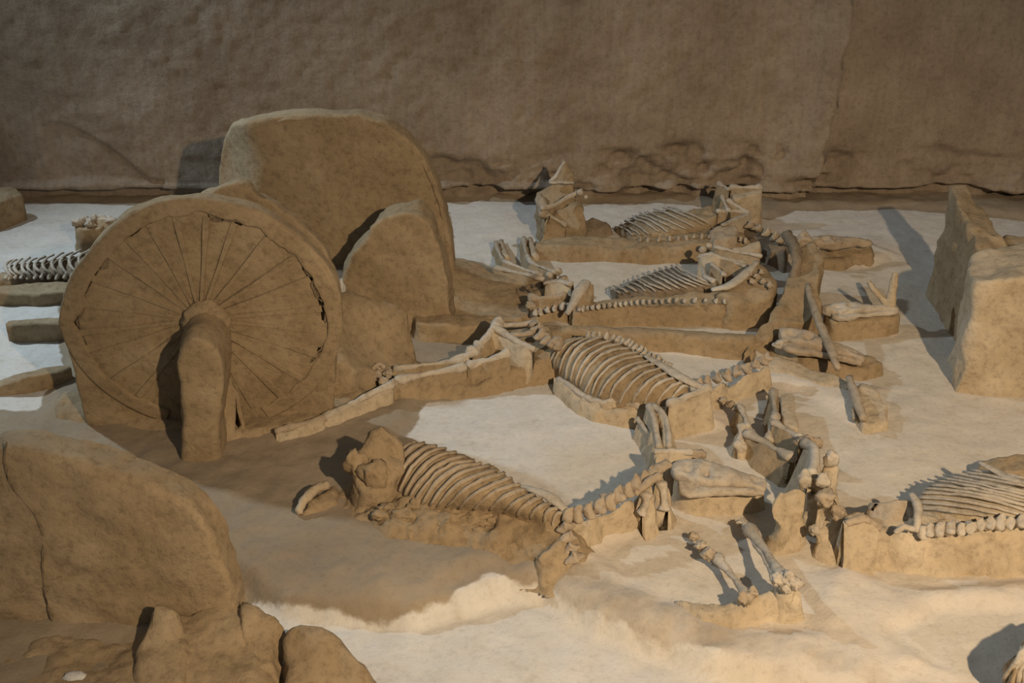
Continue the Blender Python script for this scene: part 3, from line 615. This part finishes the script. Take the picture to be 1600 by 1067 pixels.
tube('tarsal_bone', [(586, 590, .1, .012), (584, 576, .14, .012), (592, 569, .16, .012), (600, 574, .15, .012)], h3, 'bone_earthy')
tube('cannon_bone', [(612, 602, .11, .026), (586, 612, .11, .018), (556, 628, .1, .017), (528, 642, .09, .018), (506, 652, .08, .026)], h3, 'bone', n=18, bed='earth_pale')
tube('pastern_bone', [(508, 652, .08, .022), (478, 662, .08, .017), (452, 668, .08, .022), (430, 674, .07, .016)], h3, 'bone_earthy', n=12, bed='earth_pale')
mound('leg_ridge', [(430, 672, .05), (506, 648, .07), (560, 624, .08), (610, 600, .09), (640, 600, .06), (560, 640, .05), (510, 664, .04), (440, 684, .03)], .06, 'earth', h3, flare=.06, rough=.008)
# forelegs reaching forward on the right
for i, q in enumerate(((1119, 620, .06), (1131, 626, .07), (1142, 632, .08), (1152, 638, .08))): lump('carpal_bone', q, .020, h3, 'bone_earthy', .4, i)
longbone('cannon_bone', (1156, 634, .11), (1168, 668, .10), h3, .014); longbone('pastern_bone', (1150, 698, .06), (1160, 664, .10), h3, .014); lump('hoof_bone', (1158, 698, .05), .03, h3, 'bone', .3, 4)
longbone('radius_bone', (1166, 676, .09), (1240, 716, .14), h3, .018)
longbone('cannon_bone', (1208, 610, .11), (1213, 655, .13), h3, .014); lump('pastern_bone', (1207, 611, .08), .018, h3, 'bone', .4, 6)
longbone('pastern_bone', (1200, 690, .08), (1211, 650, .14), h3, .017); longbone('radius_bone', (1208, 660, .15), (1254, 686, .17), h3, .017)
block('leg_pedestal', [(1218, 614, .12), (1240, 612, .12), (1246, 650, .12), (1250, 674, .13), (1224, 662, .13)], .12, 'earth_pale', h3, bevel=.012, rough=.006)

# ------------------------------------------------------------------ horse in front, its ribs half buried
h4 = thing('horse_skeleton', P(760, 850), 'front horse skeleton, ribs half buried, skull and neck arched right', 'skeleton', G)
mound('earth_pedestal', [(560, 770, .05), (600, 700, .16), (640, 692, .15), (700, 708, .15), (780, 742, .15), (840, 780, .15), (882, 806, .16), (888, 830, .14), (870, 850, .1), (800, 838, .09), (740, 830, .09), (680, 812, .1), (620, 800, .1), (580, 796, .06)], .1, 'earth', h4, flare=.2, dome=.02, rough=.028, wob=.05, res=.011)
ribs(h4, 19, [(648, 690, .19), (690, 699, .21), (728, 714, .22), (760, 727, .22), (790, 742, .22), (820, 763, .22), (850, 782, .21), (876, 801, .2)], [(626, 708, .21), (652, 714, .24), (680, 732, .25), (706, 745, .25), (742, 760, .25), (786, 776, .24), (828, 792, .22), (866, 806, .19)], [(613, 744, .14), (622, 764, .13), (640, 778, .13), (668, 787, .13), (702, 792, .13), (762, 796, .14), (818, 808, .14), (866, 824, .13)], .0115, 'bone_earthy', sink=.35)
for i in range(22):
    f = (i + random.random()) / 22; x = 585 + 260 * f; y = 792 + 40 * f + random.uniform(-14, 20)
    q = random.uniform(.022, .05); lump('earth_clod', (x, y, .10 - .0016 * (y - 790 - 42 * f) - .03 * f), (q * 1.2, q * .8, q * .7), h4, 'earth', .42, i)
tube('scapula', [(812, 758, .2, .010), (836, 766, .22, .024), (862, 778, .22, .03), (884, 798, .2, .02)], h4, flat=.4, n=14)
block('pelvis_mound', [(545, 716, .27), (566, 690, .31), (580, 672, .35), (597, 656, .38), (612, 664, .36), (630, 682, .3), (636, 706, .25), (622, 746, .2), (602, 764, .17), (572, 762, .17), (548, 744, .2)], .3, 'earth', h4, bevel=.04, rough=.035, nscale=9, flare=.05, label='crumbly earth lump over the pelvis')
lump('earth_clod', (584, 742, .2), (.06, .05, .07), h4, 'earth', .4, 22); lump('earth_clod', (556, 722, .24), (.05, .04, .07), h4, 'earth', .4, 23)
vertebrae(h4, [(886, 806, .19), (915, 800, .19), (945, 788, .2), (970, 772, .21), (996, 758, .22), (1018, 742, .22)], 10, .058, 'bone_earthy')
vertebrae(h4, [(884, 824, .15), (890, 850, .10), (898, 872, .07)], 4, .05, 'bone_earthy')
mound('neck_mound', [(884, 808, .15), (930, 798, .15), (980, 776, .16), (1020, 748, .18), (1040, 752, .18), (1030, 772, .14), (990, 792, .1), (940, 812, .09), (905, 850, .07), (890, 862, .07)], .14, 'earth_pale', h4, flare=.07, rough=.018)
tube('atlas_bone', [(1000, 756, .22, .02), (1020, 738, .24, .03), (1044, 724, .24, .028)], h4, 'bone_earthy', flat=.7, n=12); tube('atlas_bone', [(992, 772, .2, .016), (1012, 754, .24, .02), (1030, 744, .25, .02)], h4, 'bone_earthy', n=12)
longbone('hyoid_bone', (1010, 770, .2), (1002, 804, .1), h4, .018); longbone('hyoid_bone', (1034, 752, .21), (1038, 798, .1), h4, .017)
tube('hyoid_bone', [(1024, 706, .2, .018), (1050, 706, .21, .016), (1080, 706, .2, .018)], h4, 'bone', n=12, bed='earth_pale'); lump('jaw_joint', (1090, 710, .17), (.04, .03, .025), h4, 'bone_earthy', .4, 3)
block('skull_pedestal', [(1054, 758, .12), (1056, 722, .14), (1100, 714, .14), (1150, 732, .13), (1198, 750, .13), (1198, 758, .12), (1150, 770, .11), (1090, 772, .11)], .13, 'earth_pale', h4, bevel=.03, rough=.008, flare=.03)
skull(h4, (1050, 734, .17), (1198, 760, .15), .105, 1, 'bone', lift=.75)
# forelegs stretched out in front of the skull
g_ = mound('foreleg_pedestal', [(1060, 935, .04), (1130, 945, .06), (1165, 932, .09), (1215, 912, .13), (1246, 916, .14), (1248, 926, .13), (1200, 940, .08), (1160, 960, .05), (1100, 962, .03)], .08, 'earth_pale', h4, flare=.06, rough=.012)
longbone('cannon_bone', (1118, 868, .06), (1170, 934, .11), h4, .017, bed=False)
for i, q in enumerate(((1084, 838, .04, .02), (1096, 854, .06, .024), (1106, 866, .07, .028), (1164, 934, .12, .028), (1176, 926, .12, .022))): lump('pastern_bone', q[:3], q[3], h4, 'bone_earthy', .5, i)
longbone('radius_bone', (1168, 822, .08), (1226, 908, .19), h4, .02, bed=False); longbone('ulna', (1178, 842, .09), (1214, 908, .17), h4, .011, bed=False)
for i, q in enumerate(((1158, 818, .05, .022), (1168, 826, .07, .024), (1214, 905, .19, .026), (1232, 904, .2, .03), (1242, 912, .19, .026), (1228, 918, .17, .022))): lump('carpal_bone', q[:3], q[3], h4, 'bone', .5, i + 7)
block('foreleg_pedestal', [(1206, 914, .14), (1240, 914, .16), (1247, 922, .15), (1240, 932, .14), (1212, 930, .12)], .15, 'earth_pale', h4, bevel=.012, rough=.01, flare=.03)

# ------------------------------------------------------------------ horse on the right edge
h5 = thing('horse_skeleton', P(1450, 880), 'horse skeleton on the right edge, ribs fanning above a pale bank', 'skeleton', G)
mound('earth_pedestal', [(1300, 830, .12), (1350, 826, .15), (1440, 828, .17), (1520, 826, .19), (1600, 820, .2), (1760, 812, .2), (1760, 760, .12), (1600, 780, .13), (1440, 790, .13), (1340, 800, .13)], .16, 'earth_pale', h5, flare=.14, rough=.026)
ribs(h5, 12, [(1545, 806, .23), (1600, 803, .25), (1640, 800, .26), (1670, 796, .27), (1690, 788, .27), (1700, 780, .27)], [(1490, 799, .23), (1520, 782, .26), (1545, 772, .28), (1565, 766, .30), (1590, 760, .31), (1615, 752, .31)], [(1438, 794, .16), (1434, 776, .16), (1448, 761, .17), (1466, 748, .18), (1490, 742, .19), (1516, 734, .2)], .0095, core='earth_pale', sink=1.4)
tube('scapula', [(1530, 722, .26, .012), (1560, 738, .28, .02), (1604, 760, .3, .03), (1650, 780, .3, .03)], h5, flat=.45, n=14)
mound('belly_mound', [(1536, 722, .12), (1570, 710, .16), (1640, 704, .17), (1640, 730, .17), (1580, 740, .16)], .15, 'earth', h5, flare=.06)
vertebrae(h5, [(1440, 830, .19), (1500, 826, .21), (1560, 818, .23), (1620, 816, .24)], 13, .05)
block('pelvis_block', [(1348, 788, .17), (1362, 778, .21), (1400, 780, .22), (1428, 780, .22), (1434, 800, .2), (1428, 818, .17), (1390, 816, .17), (1362, 806, .17)], .2, 'bone_earthy', h5, bevel=.03, rough=.018, flare=.01)
tube('pelvis', [(1424, 772, .25, .014), (1434, 790, .25, .02), (1434, 812, .23, .018), (1430, 830, .19, .014)], h5, flat=.7)
tube('pelvis', [(1398, 832, .19, .012), (1412, 823, .22, .012), (1428, 826, .21, .012)], h5)
block('leg_block', [(1200, 782, .22), (1214, 776, .24), (1232, 780, .23), (1244, 768, .26), (1262, 776, .24), (1266, 796, .19), (1252, 812, .17), (1214, 816, .17), (1198, 800, .19)], .22, 'earth_pale', h5, bevel=.02, rough=.036, nscale=9, flare=.03)
block('leg_block', [(1252, 756, .24), (1262, 740, .3), (1290, 742, .3), (1302, 760, .26), (1296, 774, .22), (1262, 776, .2)], .26, 'earth_pale', h5, bevel=.02, rough=.016)
tube('femur', [(1258, 692, .24, .028), (1272, 702, .27, .024), (1272, 722, .28, .022), (1268, 740, .29, .024)], h5, n=14, bed='earth_pale')
lump('femur_head', (1258, 690, .23), (.05, .03, .03), h5, 'bone_earthy', .4, 2); lump('femur_head', (1276, 692, .22), .028, h5, 'bone_earthy', .4, 3)
block('leg_block', [(1286, 722, .21), (1297, 712, .22), (1309, 722, .21), (1312, 745, .17), (1304, 764, .15), (1288, 750, .19)], .2, 'earth_pale', h5, bevel=.02, rough=.02, flare=.03)
lump('femur_head', (1257, 750, .31), (.03, .03, .045), h5, 'bone', .3, 4); lump('femur_head', (1286, 752, .31), (.036, .03, .032), h5, 'bone', .3, 5); lump('tibia_head', (1298, 718, .24), (.032, .03, .045), h5, 'bone', .3, 6)
block('leg_block', [(1276, 800, .17), (1284, 772, .24), (1304, 772, .25), (1318, 790, .2), (1316, 820, .15), (1300, 832, .12), (1278, 824, .12)], .2, 'earth_pale', h5, bevel=.02, rough=.036, nscale=9, flare=.03)
lump('tibia_head', (1290, 778, .27), .04, h5, 'bone_earthy', .4, 7); lump('tarsal_bone', (1310, 800, .22), .03, h5, 'bone_earthy', .5, 8); lump('tarsal_bone', (1272, 828, .14), .022, h5, 'bone', .4, 9)
block('leg_block', [(1322, 826, .2), (1332, 812, .23), (1356, 810, .23), (1372, 824, .2), (1376, 852, .12), (1356, 868, .08), (1326, 860, .08)], .2, 'earth_pale', h5, bevel=.03, rough=.036, nscale=9, flare=.05)
tube('tibia', [(1322, 818, .24, .016), (1338, 812, .25, .02), (1356, 812, .24, .018), (1376, 826, .2, .012)], h5, 'bone_earthy', bed='earth_pale')

# ------------------------------------------------------------------ skeleton cut by the lower right corner
h7 = thing('horse_skeleton', P(1600, 1060), 'cropped bones rising in the bottom right corner beside a jagged shadow', 'skeleton', G)
block('earth_pedestal', [(1560, 1062, .08), (1572, 1034, .16), (1592, 1006, .23), (1614, 985, .24), (1660, 965, .22), (1760, 1000, .2), (1720, 1090, .12), (1604, 1100, .06)], .2, 'earth', h7, bevel=.02, rough=.035, nscale=9)
ribs(h7, 7, [(1600, 1010, .26), (1630, 990, .28), (1670, 970, .3)], [(1590, 1030, .25), (1614, 1016, .28), (1650, 1000, .3)], [(1570, 1062, .12), (1600, 1066, .14), (1640, 1070, .14)], .014)

# ------------------------------------------------------------------ skeleton behind the wheel on the left
h6 = thing('horse_skeleton', P(60, 450), 'horse skeleton in cool light at the far left, partly behind the wheel', 'skeleton', G)
mound('earth_pedestal', [(-60, 426, .07), (30, 424, .09), (100, 424, .1), (180, 420, .1), (180, 432, .09), (100, 434, .08), (30, 438, .07), (-60, 438, .06)], .08, 'earth', h6, flare=.03, rough=.012)
ribs(h6, 13, [(22, 432, .1), (60, 431, .11), (110, 430, .12), (165, 428, .12)], [(8, 419, .13), (44, 415, .15), (94, 409, .17), (148, 404, .17)], [(20, 408, .05), (58, 402, .07), (112, 393, .1), (168, 388, .1)], .010, core='earth_dark', sink=2.6)
vertebrae(h6, [(10, 434, .1), (60, 433, .11), (120, 432, .12)], 12, .03)
block('skull_pedestal', [(112, 352, .17), (120, 344, .17), (150, 342, .17), (166, 346, .17), (160, 356, .17), (120, 358, .17)], .17, 'earth', h6, bevel=.015, rough=.01)
for i, q in enumerate(((120, 348, .19), (132, 344, .2), (146, 342, .2), (160, 342, .19), (172, 346, .18), (140, 350, .19))): lump('carpal_bone', q, .028, h6, 'bone', .5, i)
longbone('cannon_bone', (118, 346, .2), (182, 344, .19), h6, .014)

# ------------------------------------------------------------------ earth beams on the far left
BG = 'low earth beams at the far left'
def beam(pix, h, label, mat='earth'):
    o = block('earth_bank', pix, h, mat, None, bevel=.02, rough=.01); return tag(o, label, 'earth bank', BG)
beam([(-60, 446, .08), (60, 442, .09), (150, 438, .09), (150, 452, .08), (70, 458, .08), (-60, 456, .08)], .08, 'uppermost low earth beam just below the far left ribs', 'earth')
beam([(2, 504, .11), (14, 498, .12), (120, 492, .12), (120, 502, .12), (16, 508, .11)], .12, 'straight earth beam left of the big spoked wheel, middle of three')
beam([(-60, 602, .06), (20, 586, .08), (60, 574, .1), (110, 566, .1), (110, 576, .1), (64, 586, .1), (20, 598, .08), (-60, 614, .05)], .09, 'lowest earth beam, slanting toward the foot of the spoked wheel')
tag(block('earth_block', [(-60, 300, .22), (0, 292, .22), (20, 290, .22), (34, 296, .2), (36, 302, .2), (0, 316, .2), (-60, 330, .2)], .22, 'earth', None, bevel=.02, rough=.012), 'dark brown earth block cut by the left edge under the wall', 'earth block')

# ------------------------------------------------------------------ block of the next chariot on the right
rb_ = thing('earth_block', P(1530, 600), 'tall angular earth block at right with a peaked wall behind', 'earth block')
def bxy(pts): return [(x, y, z) for x, y, z in pts]
prism('front_body', bxy([(2.365, 6.0, .64), (2.47, 6.42, .64), (2.9, 6.5, .68), (3.7, 6.4, .7), (3.7, 5.86, .7), (2.71, 5.95, .70)]), -.05, .66, 'earth_pale', rb_, bevel=.025, rough=.024, nscale=7)
prism('peaked_wall', bxy([(2.60, 6.40, .54), (2.61, 7.0, .66), (2.64, 7.34, .71), (2.75, 7.34, .70), (2.78, 7.0, .63), (2.80, 6.40, .50)]), -.05, .66, 'earth', rb_, bevel=.02, rough=.02, flare=.06)
prism('peaked_wall', bxy([(2.78, 6.5, .52), (2.84, 6.9, .56), (3.7, 6.8, .55), (3.7, 6.4, .52)]), -.05, .66, 'earth', rb_, bevel=.03, rough=.014)
tube('foot_bone', [(1540, 604, .03, .02), (1562, 606, .03, .014), (1580, 606, .03, .022)], rb_, 'bone'); tube('foot_bone', [(1584, 608, .03, .024), (1604, 610, .03, .016), (1625, 612, .03, .02)], rb_, 'bone')

# ------------------------------------------------------------------ foreground wheel, lower left
fg = thing('earth_chariot', P(200, 1010, -.02), 'foreground earth wheel slab cut by the lower left corner', 'chariot')
GM = frame_at(PY(200, 900, 4.05), math.radians(-2), 0); GM.translation.z = 0
gw = [(-140, 760), (-100, 726), (-50, 708), (0, 704), (50, 705), (100, 715), (160, 733), (220, 754), (270, 775), (305, 798), (326, 828), (340, 858), (352, 890), (362, 920), (372, 960), (378, 1100), (-140, 1100)]
gwo = slab('wheel', GM, gw, .15, 'earth', fg, bevel=.035, rough=.012, label='thick earth wheel slab with a thin crack')
S = spline([(*(GM @ Vector((*on_face(GM, x, y), .004))), .004) for x, y in [(12, 690), (8, 720), (20, 760), (52, 800), (68, 840), (66, 880), (72, 930), (88, 990)]], 40); S[:, :3] += .004 * np.column_stack([fbm(S[:, 0] * 3 + q, S[:, 1], S[:, 2] * 3, 9, 3) for q in (0, 11, 23)])
Vv, Ff = sweep(S[:, :3], S[:, 3], 6); obj('crack', Vv, Ff, 'groove', gwo)
block('hub_pillar', [(236, 952, .18), (252, 940, .22), (284, 950, .2), (300, 990, .1), (290, 1080, .06), (200, 1090, .05), (212, 1010, .1)], .15, 'earth', fg, bevel=.03, rough=.014)
mound('earth_skirt', [(-140, 1010, .0), (0, 1000, .02), (180, 1000, .02), (290, 960, .1), (360, 930, .12), (386, 960, .1), (400, 1030, .04), (380, 1110, .0), (-140, 1110, -.02)], .02, 'earth', fg, flare=.08, rough=.012)
mound('earth_foot', [(376, 930, .12), (392, 945, .14), (430, 955, .13), (446, 972, .1), (436, 1000, .04), (420, 1040, .02), (384, 1050, .02)], .1, 'earth', fg, flare=.03, rough=.012)
block('earth_foot', [(446, 980, .10), (470, 972, .12), (508, 974, .12), (530, 996, .09), (560, 1026, .04), (590, 1050, .0), (600, 1090, -.03), (450, 1100, -.03), (440, 1020, .05)], .1, 'earth', fg, z0=-.14, bevel=.04, rough=.014, flare=.03)
lump('stone', (118, 1058, .03), (.045, .03, .02), fg, 'off_white', .2, 3)

# ------------------------------------------------------------------ loose curved fragment on the floor before the front horse
frag = thing('bone_fragment', P(490, 785), 'small curved fragment lying alone left of the crumbly pelvis lump', 'bone')
tube('fragment_ridge', [(467, 800, .05, .018), (474, 782, .08, .024), (490, 766, .10, .024), (512, 756, .08, .016)], frag, 'earth_pale', n=14, rough=.008)
mound('fragment_bed', [(474, 800, .05), (482, 782, .07), (500, 768, .07), (522, 758, .06), (520, 780, .05), (500, 796, .04)], .06, 'earth', frag, flare=.05, rough=.008)
